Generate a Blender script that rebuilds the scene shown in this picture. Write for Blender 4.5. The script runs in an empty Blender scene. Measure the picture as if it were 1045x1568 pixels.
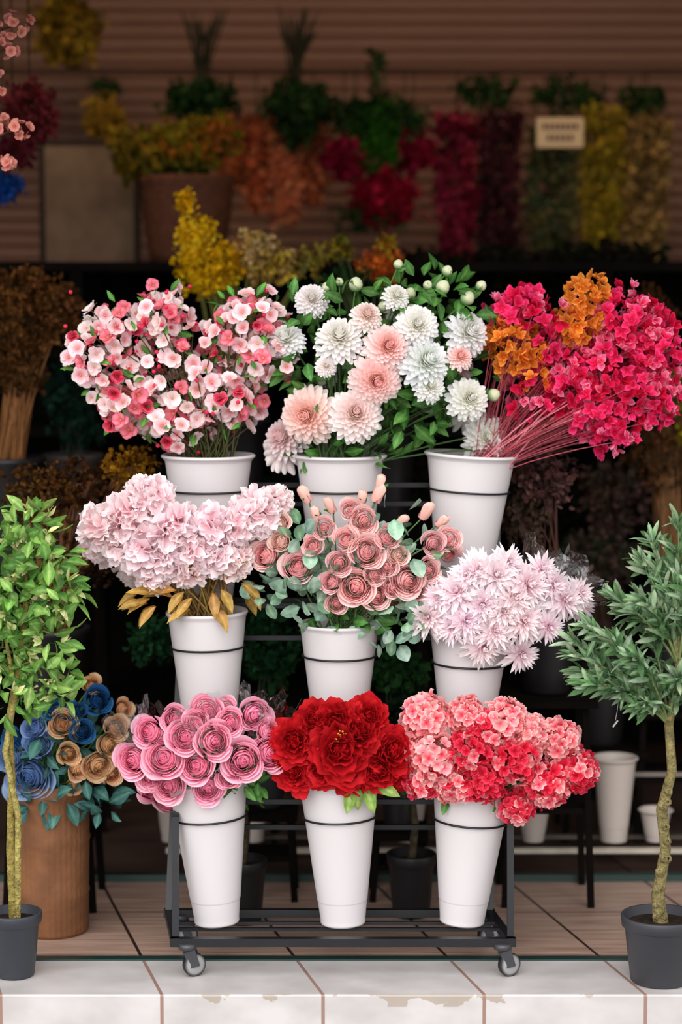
import bpy, math, numpy as np
rng=np.random.default_rng(11)
CAMY=-5.5; CAMZ=1.7; PITCH=math.radians(6); F=3437.0
def A(*a): return np.array(a,float)
def W(px,py,Y):
    u=(px-522.5)/F; v=(784-py)/F
    d=A(u, math.cos(PITCH)+v*math.sin(PITCH), -math.sin(PITCH)+v*math.cos(PITCH))
    k=(Y-CAMY)/d[1]
    return A(0,CAMY,CAMZ)+d*k
def S(Y): return (Y-CAMY)*1.015/F
def lin(h):
    h=h.lstrip('#'); o=[]
    for i in (0,2,4):
        c=int(h[i:i+2],16)/255; o.append(c/12.92 if c<=.04045 else ((c+.055)/1.055)**2.4)
    return A(*o)
def nrm(v): return v/(np.linalg.norm(v)+1e-9)
def Rx(a): c,s=math.cos(a),math.sin(a); return np.array([[1,0,0],[0,c,-s],[0,s,c]])
def Ry(a): c,s=math.cos(a),math.sin(a); return np.array([[c,0,s],[0,1,0],[-s,0,c]])
def Rz(a): c,s=math.cos(a),math.sin(a); return np.array([[c,-s,0],[s,c,0],[0,0,1]])
def align(d,roll=0.):
    z=nrm(d); a=A(0,0,1) if abs(z[2])<.9 else A(1,0,0)
    x=nrm(np.cross(a,z)); y=np.cross(z,x)
    return np.stack([x,y,z],1)@Rz(roll)
def orient(d,n):
    y=nrm(d); z=nrm(n-np.dot(n,y)*y+1e-6); x=np.cross(y,z); return np.stack([x,y,z],1)
PETAL,LEAF,STEM,PLAST,METAL,CELLO,CLAY,BARK,SOIL,WICK,DARK=range(11)
class T:
    def __init__(s,v,f,c,m,sm=True):
        s.v=v; s.f=f; s.c=c; s.m=np.full(len(f),m) if np.isscalar(m) else m
        s.s=np.full(len(f),sm) if isinstance(sm,bool) else sm
def cat(L):
    n=0; F_=[]
    for t in L: F_.append(t.f+n); n+=len(t.v)
    return T(np.concatenate([t.v for t in L]),np.concatenate(F_),np.concatenate([t.c for t in L]),
             np.concatenate([t.m for t in L]),np.concatenate([t.s for t in L]))
def xf(t,R=None,o=None,s=1.,tint=None):
    v=t.v*s
    if R is not None: v=v@R.T
    if o is not None: v=v+o
    c=t.c if tint is None else np.clip(t.c*tint,0,1)
    return T(v,t.f,c,t.m,t.s)
class G:
    def __init__(s): s.L=[]
    def add(s,t,R=None,o=None,sc=1.,tint=None): s.L.append(xf(t,R,o,sc,tint))
    def build(s,name,parent=None):
        t=cat(s.L); me=bpy.data.meshes.new(name); n=len(t.v); m=len(t.f)
        me.vertices.add(n); me.vertices.foreach_set('co',t.v.astype(np.float32).ravel())
        me.loops.add(4*m); me.loops.foreach_set('vertex_index',t.f.astype(np.int32).ravel())
        me.polygons.add(m); me.polygons.foreach_set('loop_start',np.arange(0,4*m,4,dtype=np.int32))
        me.polygons.foreach_set('loop_total',np.full(m,4,dtype=np.int32))
        u=sorted(set(t.m.tolist())); mp={k:i for i,k in enumerate(u)}
        for k in u: me.materials.append(MATS[k])
        me.polygons.foreach_set('material_index',np.array([mp[k] for k in t.m.tolist()],dtype=np.int32))
        me.polygons.foreach_set('use_smooth',t.s.astype(bool))
        me.update(calc_edges=True)
        a=me.color_attributes.new('Col','FLOAT_COLOR','POINT')
        a.data.foreach_set('color',np.concatenate([t.c,np.ones((n,1))],1).astype(np.float32).ravel())
        ob=bpy.data.objects.new(name,me); bpy.context.scene.collection.objects.link(ob)
        return ob
# ---------------------------------------------------------------- materials
def base_mat(name):
    m=bpy.data.materials.new(name); m.use_nodes=True; nt=m.node_tree
    return m,nt,nt.nodes['Principled BSDF'],nt.nodes['Material Output']
def col_mat(name,rough=.6,transl=0.,spec=.3,var=.15,nscale=60,bump=0.,bscale=200,metal=0.,coat=0.):
    m,nt,p,out=base_mat(name); N=nt.nodes; L=nt.links
    at=N.new('ShaderNodeAttribute'); at.attribute_name='Col'
    tc=N.new('ShaderNodeTexCoord'); no=N.new('ShaderNodeTexNoise'); no.inputs['Scale'].default_value=nscale
    L.new(tc.outputs['Object'],no.inputs['Vector'])
    mr=N.new('ShaderNodeMapRange'); mr.inputs['From Min'].default_value=.3; mr.inputs['From Max'].default_value=.7
    mr.inputs['To Min'].default_value=1-var; mr.inputs['To Max'].default_value=1+var*.5
    L.new(no.outputs['Fac'],mr.inputs['Value'])
    vm=N.new('ShaderNodeVectorMath'); vm.operation='SCALE'
    L.new(at.outputs['Color'],vm.inputs[0]); L.new(mr.outputs[0],vm.inputs['Scale'])
    L.new(vm.outputs[0],p.inputs['Base Color'])
    p.inputs['Roughness'].default_value=rough; p.inputs['Specular IOR Level'].default_value=spec
    p.inputs['Metallic'].default_value=metal
    if bump:
        b=N.new('ShaderNodeBump'); n2=N.new('ShaderNodeTexNoise'); n2.inputs['Scale'].default_value=bscale
        L.new(tc.outputs['Object'],n2.inputs['Vector']); L.new(n2.outputs['Fac'],b.inputs['Height'])
        b.inputs['Strength'].default_value=bump; b.inputs['Distance'].default_value=.01
        L.new(b.outputs[0],p.inputs['Normal'])
    if transl:
        tr=N.new('ShaderNodeBsdfTranslucent'); L.new(vm.outputs[0],tr.inputs['Color'])
        mx=N.new('ShaderNodeMixShader'); mx.inputs[0].default_value=transl
        L.new(p.outputs[0],mx.inputs[1]); L.new(tr.outputs[0],mx.inputs[2]); L.new(mx.outputs[0],out.inputs['Surface'])
    return m
def cello_mat():
    m,nt,p,out=base_mat('cellophane'); N=nt.nodes; L=nt.links
    tr=N.new('ShaderNodeBsdfTransparent'); tr.inputs[0].default_value=(.97,.97,.98,1)
    gl=N.new('ShaderNodeBsdfGlossy'); gl.inputs['Roughness'].default_value=.12
    tc=N.new('ShaderNodeTexCoord'); no=N.new('ShaderNodeTexNoise'); no.inputs['Scale'].default_value=25
    b=N.new('ShaderNodeBump'); b.inputs['Strength'].default_value=.8; b.inputs['Distance'].default_value=.02
    L.new(tc.outputs['Object'],no.inputs['Vector']); L.new(no.outputs['Fac'],b.inputs['Height']); L.new(b.outputs[0],gl.inputs['Normal'])
    lw=N.new('ShaderNodeLayerWeight'); lw.inputs['Blend'].default_value=.25
    mr=N.new('ShaderNodeMapRange'); mr.inputs['To Min'].default_value=.08; mr.inputs['To Max'].default_value=.55
    L.new(lw.outputs['Facing'],mr.inputs['Value'])
    mx=N.new('ShaderNodeMixShader'); L.new(mr.outputs[0],mx.inputs[0]); L.new(tr.outputs[0],mx.inputs[1]); L.new(gl.outputs[0],mx.inputs[2])
    L.new(mx.outputs[0],out.inputs['Surface']); return m
MATS=[col_mat('silk_petal',.75,.40,.08,.04,90), col_mat('silk_leaf',.5,.18,.18,.3,70),
      col_mat('stem_green',.6,0,.3,.25,120), col_mat('bucket_plastic',.42,0,.35,.03,4),
      col_mat('painted_metal',.4,0,.5,.2,20,metal=.2), cello_mat(),
      col_mat('ribbed_clay',.7,0,.25,.25,14,bump=.2,bscale=60), col_mat('bark',.85,0,.2,.5,60,bump=.8,bscale=120),
      col_mat('soil',.95,0,.1,.5,80,bump=.6), col_mat('wicker',.7,0,.3,.5,90,bump=.6,bscale=150), col_mat('dark_wood',.95,0,.05,.3,10)]
# ---------------------------------------------------------------- primitives
PR={'round':([0,.25,.5,.75,.9,1],[.25,.66,.95,1,.9,.65]),
    'blos':([0,.25,.5,.75,.9,1],[.3,.75,1,1,.9,.72]),
    'point':([0,.3,.6,.85,1],[.25,.85,1,.5,.04]),
    'bract':([0,.25,.5,.75,1],[.3,.85,1,.8,.3]),
    'strap':([0,.3,.65,.88,1],[.55,.85,1,.95,.65]),
    'leaf':([0,.1,.4,.7,.9,1],[.06,.45,1,.75,.3,.03]),
    'olive':([0,.15,.5,.85,1],[.1,.6,1,.6,.08]),
    'disc':([0,.12,.35,.65,.88,1],[.08,.65,1,1,.6,.15])}
def petal(L=1,Wd=.6,bend=0,cup=0,c0=None,c1=None,prof='round',nu=4,nv=4,ruf=0,edge=None,fold=0,wrap=0,mat=PETAL,g=1.,tip=.1,rib=None):
    t=np.linspace(0,1,nu+1)[:,None]+np.zeros((1,nv+1)); s=np.linspace(-1,1,nv+1)[None,:]+np.zeros((nu+1,1))
    w=np.interp(t,*PR[prof])*Wd/2; x=s*w; tt=t*(1-tip*s*s*t)
    if abs(bend)<1e-3: y=L*tt; z=0*tt
    else: y=L*np.sin(bend*tt)/bend; z=L*(1-np.cos(bend*tt))/bend
    if wrap: a=x/wrap; x=wrap*np.sin(a); z=z+wrap*(1-np.cos(a))
    z=z+cup*w*s*s+fold*np.abs(x)
    if ruf: ph=rng.uniform(0,6.3); z=z+ruf*L*np.sin(s*rng.uniform(3,5.5)+ph)*t**1.5; y=y+ruf*.5*L*np.cos(s*4+ph)*t**2
    v=np.stack([x,y,z],-1).reshape(-1,3)
    k=(t**g)[...,None]; c=c0*(1-k)+c1*k
    if edge is not None: e=np.clip(np.maximum(np.abs(s)**2*.9*np.clip(t*2,0,1),np.clip((t-.7)/.3,0,1)),0,1)[...,None]; c=c*(1-e)+edge*e
    if rib is not None: e=((np.abs(s)<.2)*.6)[...,None]; c=c*(1-e)+rib*e
    idx=np.arange((nu+1)*(nv+1)).reshape(nu+1,nv+1)
    f=np.stack([idx[:-1,:-1],idx[:-1,1:],idx[1:,1:],idx[1:,:-1]],-1).reshape(-1,4)
    return T(v,f,c.reshape(-1,3),mat)
def lathe(prof,segs=40,c=None,mat=PLAST,ribs=0,ribd=0,cols=None,smooth=True):
    a=np.linspace(0,2*math.pi,segs,endpoint=False); V=[];C=[]
    for i,(r,z) in enumerate(prof):
        rr=r*(1+ribd*np.cos(a*ribs)) if ribs else r+0*a
        V.append(np.stack([rr*np.cos(a),rr*np.sin(a),z+0*a],-1)); cc=cols[i] if cols else c; C.append(np.tile(cc,(segs,1)))
    n=len(prof); idx=np.arange(n*segs).reshape(n,segs); nx=np.roll(idx,-1,1)
    f=np.stack([idx[:-1],nx[:-1],nx[1:],idx[1:]],-1).reshape(-1,4)
    return T(np.concatenate(V),f,np.concatenate(C),mat,smooth)
def tube(pts,r,c,sides=5,mat=STEM,c1=None):
    pts=np.asarray(pts); n=len(pts); r=np.broadcast_to(r,(n,)); V=[];C=[]
    a=np.linspace(0,2*math.pi,sides,endpoint=False)
    up=A(.3,.9,.2)
    for i in range(n):
        d=nrm(pts[min(i+1,n-1)]-pts[max(i-1,0)]); x=nrm(np.cross(up,d)); y=np.cross(d,x)
        V.append(pts[i]+r[i]*(np.cos(a)[:,None]*x+np.sin(a)[:,None]*y))
        k=i/(n-1); C.append(np.tile(c if c1 is None else c*(1-k)+c1*k,(sides,1)))
    idx=np.arange(n*sides).reshape(n,sides); nx=np.roll(idx,-1,1)
    f=np.stack([idx[:-1],nx[:-1],nx[1:],idx[1:]],-1).reshape(-1,4)
    return T(np.concatenate(V),f,np.concatenate(C),mat)
def bez(p0,p1,p2,n=7):
    t=np.linspace(0,1,n)[:,None]; return (1-t)**2*p0+2*t*(1-t)*p1+t*t*p2
def beam(p,q,w,h,c,mat=METAL):
    p=A(*p);q=A(*q);d=nrm(q-p); up=A(0,0,1) if abs(d[2])<.9 else A(0,1,0)
    x=nrm(np.cross(d,up))*w/2; y=nrm(np.cross(x,d))*h/2
    V=np.array([b+s1*x+s2*y for b in (p,q) for s1,s2 in ((-1,-1),(1,-1),(1,1),(-1,1))])
    f=np.array([[0,3,2,1],[4,5,6,7],[0,1,5,4],[1,2,6,5],[2,3,7,6],[3,0,4,7]])
    return T(V,f,np.tile(c,(8,1)),mat,False)
def box(lo,hi,c,mat=METAL):
    lo=A(*lo);hi=A(*hi); m=(lo+hi)/2
    return beam((m[0],lo[1],m[2]),(m[0],hi[1],m[2]),hi[0]-lo[0],hi[2]-lo[2],c,mat)
def torus(R,r,c,mat=METAL,seg=48,s=8):
    return lathe([(R+r*math.cos(a),r*math.sin(a)) for a in np.linspace(0,2*math.pi,s+1)],seg,c,mat)
def flower(N,L,e,Wd,b,r,cin,cout,prof='round',wrap=None,cup=0,ruf=0,jit=.12,nu=4,nv=4,edge=None,zr=0,tip=.1,pw=1.,g=1.):
    P=[]
    for k in range(N):
        q=((k+.5)/N); qq=q**pw; l=lambda ab,q_=qq: ab[0]+(ab[1]-ab[0])*q_
        c0=cin[0]*(1-q)+cout[0]*q; c1=cin[1]*(1-q)+cout[1]*q; v=rng.uniform(.93,1.05)
        sc=1+rng.normal(0,jit*.6)
        p=petal(l(L)*sc,l(Wd),l(b)+rng.normal(0,jit),cup,c0*v,c1*v,prof,nu,nv,ruf,edge,wrap=l(wrap) if wrap else 0,tip=tip,g=g)
        R=Rx(math.radians(l(e)+rng.normal(0,jit*50)))
        p=xf(p,R,A(0,l(r),zr*(1-qq))); P.append(xf(p,Rz(k*2.39996+rng.normal(0,jit))))
    t=cat(P); rad=np.percentile(np.hypot(t.v[:,0],t.v[:,1]),96); t.v=t.v/rad; return t
def var(fn,n=3): return [fn() for _ in range(n)]
def pick(L): return L[rng.integers(len(L))]
def tint(a=.1,b=.04): return np.clip(rng.normal(1,a)+rng.normal(0,b,3),.6,1.3)
GREEN=lin('3f6b2c'); 
# ------------------------------------------------------------- flower templates
def rose(ci,co,cb=None,N=46,opn=1.):
    """cabbage rose: many concentric upright shells filling the disc, only the last rows roll outwards"""
    cb=cb if cb is not None else ci; P=[]
    for k in range(N):
        q=k/(N-1); rad=.02+.62*q; v=rng.uniform(.96,1.03); o=max(0,q-.72)/.28
        el=93-7*q-22*o*opn; bend=.55*(1-q)**2+.12-.62*o*opn
        Lp=.46+.06*q+.06*o; Wp=.18+1.9*rad; zz=.20*(1-q**1.5)
        c0=cb; c1=ci*(1-q**1.2)+co*q**1.2
        p=petal(Lp,Wp,bend+rng.normal(0,.06),0,c0*v,c1*v,'blos',6,8,.03,wrap=rad*1.08+.025+.12*o,tip=.14,g=.8)
        P.append(xf(xf(p,Rx(math.radians(el+rng.normal(0,2.5))),A(0,rad+rng.normal(0,.01),zz)),Rz(k*2.2+rng.normal(0,.16))))
    t=cat(P); r_=np.percentile(np.hypot(t.v[:,0],t.v[:,1]),97); t.v=t.v/r_; return t
def dahlia(ci,co,N=170):
    return flower(N,(.3,.66),(92,-30),(.14,.23),(.7,.15),(.02,.16),ci,co,'strap',cup=.45,jit=.05,nu=3,nv=3,zr=.36,tip=.12,g=.6)
def mum(ci,co,N=95):
    return flower(N,(.42,1.),(88,-22),(.13,.2),(.45,-.1),(.02,.1),ci,co,'bract',cup=.35,jit=.12,nu=4,nv=2,zr=.3,g=.5)
def peony(ci,co,N=56):
    return flower(N,(.4,.95),(90,5),(.4,.85),(.75,.15),(.03,.14),ci,co,ruf=.1,jit=.14,nu=5,nv=5,zr=.34,cup=.35)
def blossom(cb,ct,edge,cen,n=5,prof='blos',wd=1.0,el=28,bd=-.25,j=14):
    P=[]
    for k in range(n):
        p=petal(.95*rng.uniform(.88,1.1),wd,bd+rng.normal(0,.3),.22,cb,ct,prof,4,4,.06,edge,tip=.08)
        P.append(xf(p,Rz(k*2*math.pi/n+rng.normal(0,.12))@Rx(math.radians(el+rng.normal(0,j))),None))
    P.append(lathe([(.13,0),(.12,.12),(.02,.2)],6,cen,PETAL)); return cat(P)
def floret4(cb,ct,edge=None):
    P=[]
    for k in range(4):
        p=petal(.95,1.05,-.2+rng.normal(0,.3),.2,cb,ct,'blos',4,4,.12,edge,tip=.1,g=.7)
        P.append(xf(p,Rz(k*math.pi/2+rng.normal(0,.15))@Rx(math.radians(24+rng.normal(0,16)))))
    return cat(P)
def puff(c0,c1,N=120,ruf=.13,Wd=.62,prof='blos'):
    P=[]
    for k in range(N):
        z=1-1.8*(k+.5)/N; a=k*2.39996; r=math.sqrt(max(0,1-z*z)); d=A(r*math.cos(a),r*math.sin(a),z)
        d=nrm(d+rng.normal(0,.14,3)); tg=nrm(np.cross(d,rng.normal(0,1,3)))
        p=petal(.56*rng.uniform(.75,1.2),Wd*rng.uniform(.7,1.1),rng.uniform(-.6,.8),.15,c0*rng.uniform(.97,1.02),c1*rng.uniform(.98,1.02),prof,4,4,ruf)
        P.append(xf(p,orient(nrm(d*rng.uniform(.4,1.3)+tg*.8),d+rng.normal(0,.2,3)),d*.48))
    return cat(P)
def ball(h,c0,c1): # bud
    return lathe([(.02,-1),(.5,-.8),(.85,-.3),(.9,.1),(.7,.6),(.35,.9),(.03,1)],8,None,PETAL,cols=[c0,c0,c0*.5+c1*.5,c1,c1,c1,c1*.9])
def leafT(c0,c1,Wd=.4,bend=-.5,fold=.25,prof='leaf',rib=None,nu=5,nv=4): return petal(1,Wd,bend,0,c0,c1,prof,nu,nv,.02,fold=fold,mat=LEAF,tip=0,rib=rib)
def head(tmpls,R,n,fs,g,o,tn=.1,face=None):
    for k in range(n):
        z=1-1.9*(k+.5)/n; a=k*2.39996; r=math.sqrt(max(0,1-z*z)); d=A(r*math.cos(a),r*math.sin(a),z)
        g.add(pick(tmpls),align(nrm(d+rng.normal(0,.3,3)),rng.uniform(0,6.3)),o+d*R*rng.uniform(.76,1.0),fs*rng.uniform(.85,1.15),tint(tn,.015))
def cluster(cx,cy,rx,ry,Y,ryd,n):
    c=W(cx,cy,Y); s=S(Y); out=[]
    off=rng.uniform(0,6.3)
    for k in range(n):
        z=1-2*(k+.5)/n; a=k*2.39996+off; r=math.sqrt(max(0,1-z*z)); d=A(r*math.cos(a),r*math.sin(a),z)
        q=rng.uniform(.55,1.03); out.append((c+d*A(rx*s,ryd,ry*s)*q+rng.normal(0,.006,3),d))
    return out
def stem(g,p0,p1,r=.0022,c=GREEN,mat=STEM,bow=.55):
    m=A(p0[0]*(1-.35)+p1[0]*.35,p0[1]*.65+p1[1]*.35,p0[2]*(1-bow)+p1[2]*bow+.02)
    g.add(tube(bez(A(*p0),m,A(*p1)),r,c,5,mat))
def leaf_at(g,t,p,d,n,s,tn=.15): g.add(t,orient(d,n),p,s,tint(tn))
def scatter_leaves(g,tm,cl,s,face=.5,droop=0.,tn=.15):
    for p,d in cl:
        n=nrm(d*(1-face)+A(0,-1,.5)*face+rng.normal(0,.4,3)); dd=nrm(d+rng.normal(0,.6,3)+A(0,0,-droop))
        leaf_at(g,pick(tm),p,dd,n,s*rng.uniform(.7,1.25),tn)
def bloomset(g,L,tm,Yc,box_,dep,base,face=.6,stems=True,sc=GREEN,tn=.05,back=.4,sr=.0025,rs=1.):
    cx,cy,rx,ry=box_
    for it in L:
        px,py,r=it[:3]; tt=it[3] if len(it)>3 else tm; r=r*rs
        q=1-((px-cx)/rx)**2-((py-cy)/ry)**2; b=math.sqrt(max(q,0.0)); Y=Yc-dep*b
        sides=[Y]+([Yc+dep*b*.9+.02] if rng.random()<back else [])
        for j,YY in enumerate(sides):
            p=W(px,py,YY); 
            if j: p=p+A(0,0,-.03)
            out=nrm(p-(base+A(0,0,.06))); f=A(0,-1 if j==0 else 1,.12)
            n=nrm(out*(1-face)+f*face+rng.normal(0,.12,3)); s=r*S(YY)
            g.add(pick(tt),align(n,rng.uniform(0,6.3)),p-n*s*.35,s,tint(tn,.012))
            if stems: stem(g,base+A(rng.uniform(-.05,.05),rng.uniform(-.05,.05),-.05),p-n*s*.4,sr,sc)
# ------------------------------------------------------------- buckets
WHITE=lin('c9c5c6'); BLK=lin('17181c')
def bucket(name,x,y,z,h,rt,rb,tx=0,ty=0,col=WHITE,lip=.006):
    pr=[(.001,0.004),(rb*.9,.004),(rb*.97,0),(rb,.004)]
    for k in (.01,.03,.08,.148,.154,.158,.162,.17,.3,.5,.75,.9,.955): 
        r=rb+(rt-rb)*k; pr.append((r-(.0008 if k<.157 else 0),.004+(h-.004)*k+.001))
    pr+=[(rt*.985,h*.965),(rt+lip*.7,h*.985),(rt+lip,h*.99),(rt+lip,h),(rt+lip*.4,h+.003),(rt-.003,h),(rt-.008,h*.9),(rb-.003,.012),(.001,.012)]
    g=G(); R=Rx(tx)@Ry(ty); g.add(lathe(pr,56,col,PLAST),R,A(x,y,z)); return g.build(name)
rows={0:dict(Y=-.05,z=.098,h=.36,rt=.098,rb=.056),1:dict(Y=.11,z=.492,h=.365,rt=.10,rb=.058),2:dict(Y=.28,z=.865,h=.375,rt=.114,rb=.062)}
cols=[(0,318,1205,0.0,-.06),(0,519,1205,0,-.03),(0,724,1215,0,.07),
      (1,317,938,.0,-.02),(1,520,962,0,.0),(1,720,985,0,.03),
      (2,319,690,0,.0),(2,521,700,0,0),(2,722,695,0,.06)]
RIM={}; g_rack=G()
cntr=[0,0,0]
for (r,px,py,tx,ty) in cols:
    d=rows[r]; X=W(px,py,d['Y'])[0]
    h=d['h']+{(0,2):-.012,(1,1):-.03,(1,2):-.055}.get((r,cntr[r]),0)
    base=A(X-math.sin(ty)*h,d['Y'],d['z'])
    bucket('white_flower_bucket',base[0],base[1],base[2]+abs(math.sin(ty))*d['rb']*.9,h,d['rt'],d['rb'],0,ty,lip=.008 if r==2 else .004)
    RIM[(r,cntr[r])]=base+A(math.sin(ty)*h,0,h)
    k=.76; rr=d['rb']+(d['rt']-d['rb'])*k+.0045
    g_rack.add(torus(rr,.0028,BLK),Ry(ty),base+A(math.sin(ty)*h*k,0,h*k))
    g_rack.add(beam(base+A(math.sin(ty)*h*k,rr,h*k),base+A(math.sin(ty)*h*k,rr+.05,h*k),.006,.006,BLK))
    cntr[r]+=1
# ------------------------------------------------------------- rack
xl,xr=-.405,.415; yf,yb=-.165,.085
SH=-.035
for y,o_ in ((yf,0),(yb,SH)): g_rack.add(beam((xl-.012+o_,y,.085),(xr+.012+o_,y,.085),.02,.02,BLK))
for x in (xl,xr): g_rack.add(beam((x,yf,.085),(x+SH,yb,.085),.02,.02,BLK))
for y in (-.075,-.02): g_rack.add(beam((xl-.01,y,.09),(xr-.02,y,.09),.012,.008,BLK))
for x in (xl,xr):
    g_rack.add(beam((x,yf+.02,.09),(x,yf+.05,.385),.016,.016,BLK))
    g_rack.add(beam((x+SH,yb,.09),(x,.40,1.17),.016,.016,BLK))
    g_rack.add(beam((x,yf+.05,.385),(x,.18,.385),.014,.014,BLK))
    g_rack.add(beam((x,.03,.48),(x,.24,.48),.014,.014,BLK)); g_rack.add(beam((x,.2,.853),(x,.36,.853),.014,.014,BLK))
    g_rack.add(beam((x,.03,.48),(x,.03,.385),.014,.014,BLK))
for (y,z) in ((.085,.375),(.12,.30),(.24,.77),(.42,1.15),(.42,1.1)): g_rack.add(beam((xl,y,z),(xr,y,z),.012,.012,BLK))
for (y,z) in ((.07,.482),(.15,.482),(.24,.855),(.32,.855)): g_rack.add(beam((xl,y,z),(xr,y,z),.014,.014,BLK))
for x in (xl+.03,xr-.02):
    for y,o_ in ((yf,0),(yb,SH)):
        X=x+o_
        g_rack.add(lathe([(.001,.085),(.022,.085),(.022,.072),(.012,.07),(.012,.06),(.001,.06)],16,lin('3a3b3f'),METAL),None,A(X,y,-.004))
        for sy in (-.015,.015): g_rack.add(beam((X+.006,y+sy,.066),(X+.018,y+sy,.026),.028,.004,lin('34353a')))
        g_rack.add(lathe([(.001,-.011),(.013,-.012),(.02,-.010),(.028,-.008),(.029,0),(.028,.008),(.02,.010),(.013,.012),(.001,.011)],24,None,PLAST,
              cols=[lin('909090')]*3+[lin('1a1a1c')]*3+[lin('909090')]*3),Rz(.5)@Rx(math.pi/2),A(X+.016,y,.029))
g_rack.build('flower_display_rack')
# ============================================================= TOP LEFT: pink white blossoms
b=RIM[(2,0)]; g=G()
WB=lambda:blossom(lin('f07088'),lin('fffaf8'),lin('ffe8ea'),lin('d8c070'))
bl=[WB() for _ in range(5)]+[blossom(lin('d83050'),lin('fcc0c8'),lin('f4708a'),lin('d8c060')) for _ in range(2)]+[blossom(lin('f8b8c0'),lin('fffdfc'),lin('fff2f0'),lin('d0d090')) for _ in range(3)]+[blossom(lin('b81838'),lin('e44866'),lin('f47890'),lin('c03040'),el=55)]
lf=[leafT(lin('2f6a25'),lin('5a9a3c'),.42,-.4,rib=lin('7ab058')) for _ in range(2)]
bud=ball(1,lin('b03048'),lin('ec4068'))
CL=[(155,545,50,68,58),(248,485,42,42,50),(285,585,95,85,92),(378,500,62,58,70),(195,620,48,40,44),(270,650,50,38,42),(355,610,52,52,56),(410,545,38,50,32),(190,490,40,28,20)]
for cx,cy,rx,ry,n in CL:
    for p,d in cluster(cx,cy,rx,ry,.25,.12,n):
        nn=nrm(d*.5+A(0,-.6,.15)+rng.normal(0,.45,3)); g.add(pick(bl),align(nn,rng.uniform(0,6.3)),p,S(.25)*rng.uniform(12,17),tint(.03,.012))
        if rng.random()<.3: stem(g,b+A(rng.uniform(-.06,.06),rng.uniform(-.05,.05),-.05),p,.0016,lin('4a4a28'))
        if rng.random()<.4:
            q=p+rng.normal(0,.02,3); g.add(bud,align(d+rng.normal(0,.4,3)),q,.006); 
    scatter_leaves(g,lf,cluster(cx,cy,rx*.95,ry*.95,.25,.11,n//3),.038)
g.build('pink_blossom_bouquet')
# ============================================================= TOP MID: white dahlias
b=RIM[(2,1)]; g=G()
wd=var(lambda:dahlia((lin('f2f0cc'),lin('f8f8f2')),(lin('efede6'),lin('f8f8f8'))))
pd=var(lambda:dahlia((lin('fbe4b8'),lin('fcc8c4')),(lin('fab4bc'),lin('fcf4f0'))))
pc=var(lambda:dahlia((lin('f8ecc8'),lin('fbdcdc')),(lin('fad8d8'),lin('f9f5f4'))))
gl=[leafT(lin('2c5a22'),lin('528a3c'),.52,-.5,rib=lin('74a058')) for _ in range(3)]
L=[(520,515,36,wd),(595,530,35,pd),(655,552,39,wd),(577,582,40,pd),(545,633,40,pc),(470,636,43,pd),(432,670,33,pc),(720,508,34,wd),(720,610,32,wd),(748,668,32,wd),(640,497,32,wd),(437,517,27,wd),(478,457,25,wd),(563,482,24,pc),(706,545,20,pd),(608,452,20,wd),(660,590,24,wd),(500,560,16,wd)]
bloomset(g,L,wd,.27,(585,570,190,170),.14,b,.65,sc=lin('3a5a28'),tn=.015,back=.5)
gb=ball(1,lin('4f8a3c'),lin('e8ecc8'))
for px,py,r in [(610,405,8),(685,415,9),(737,438,9),(678,440,12),(628,450,10),(630,476,11),(587,470,9),(716,457,12),(545,436,12),(756,605,11),(655,437,8),(500,440,8),(520,432,7)]:
    p=W(px,py,.22); d=nrm(p-b); g.add(gb,align(d),p,r*S(.22)); stem(g,b+A(0,0,-.04),p-d*.012,.002,lin('4a7034'))
    for k in range(5): leaf_at(g,gl[0],p-d*r*S(.22),nrm(d+rng.normal(0,.5,3)),rng.normal(0,1,3),.026)
for cx,cy,rx,ry,n in [(480,540,60,70,44),(560,470,90,40,44),(650,450,70,35,34),(640,630,60,50,60),(500,590,60,50,36),(690,570,60,60,32),(490,690,50,22,24),(560,690,60,20,20),(450,480,40,40,18),(600,560,90,80,44),(690,470,50,40,26)]:
    scatter_leaves(g,gl,cluster(cx,cy,rx,ry,.27,.1,n),.056)
for k in range(26):
    stem(g,b+A(rng.uniform(-.06,.06),rng.uniform(-.06,.06),-.05),W(rng.uniform(430,740),rng.uniform(470,640),.2+rng.uniform(0,.15)),.0022,lin('3c5a2c'))
g.build('white_dahlia_bouquet')
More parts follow.
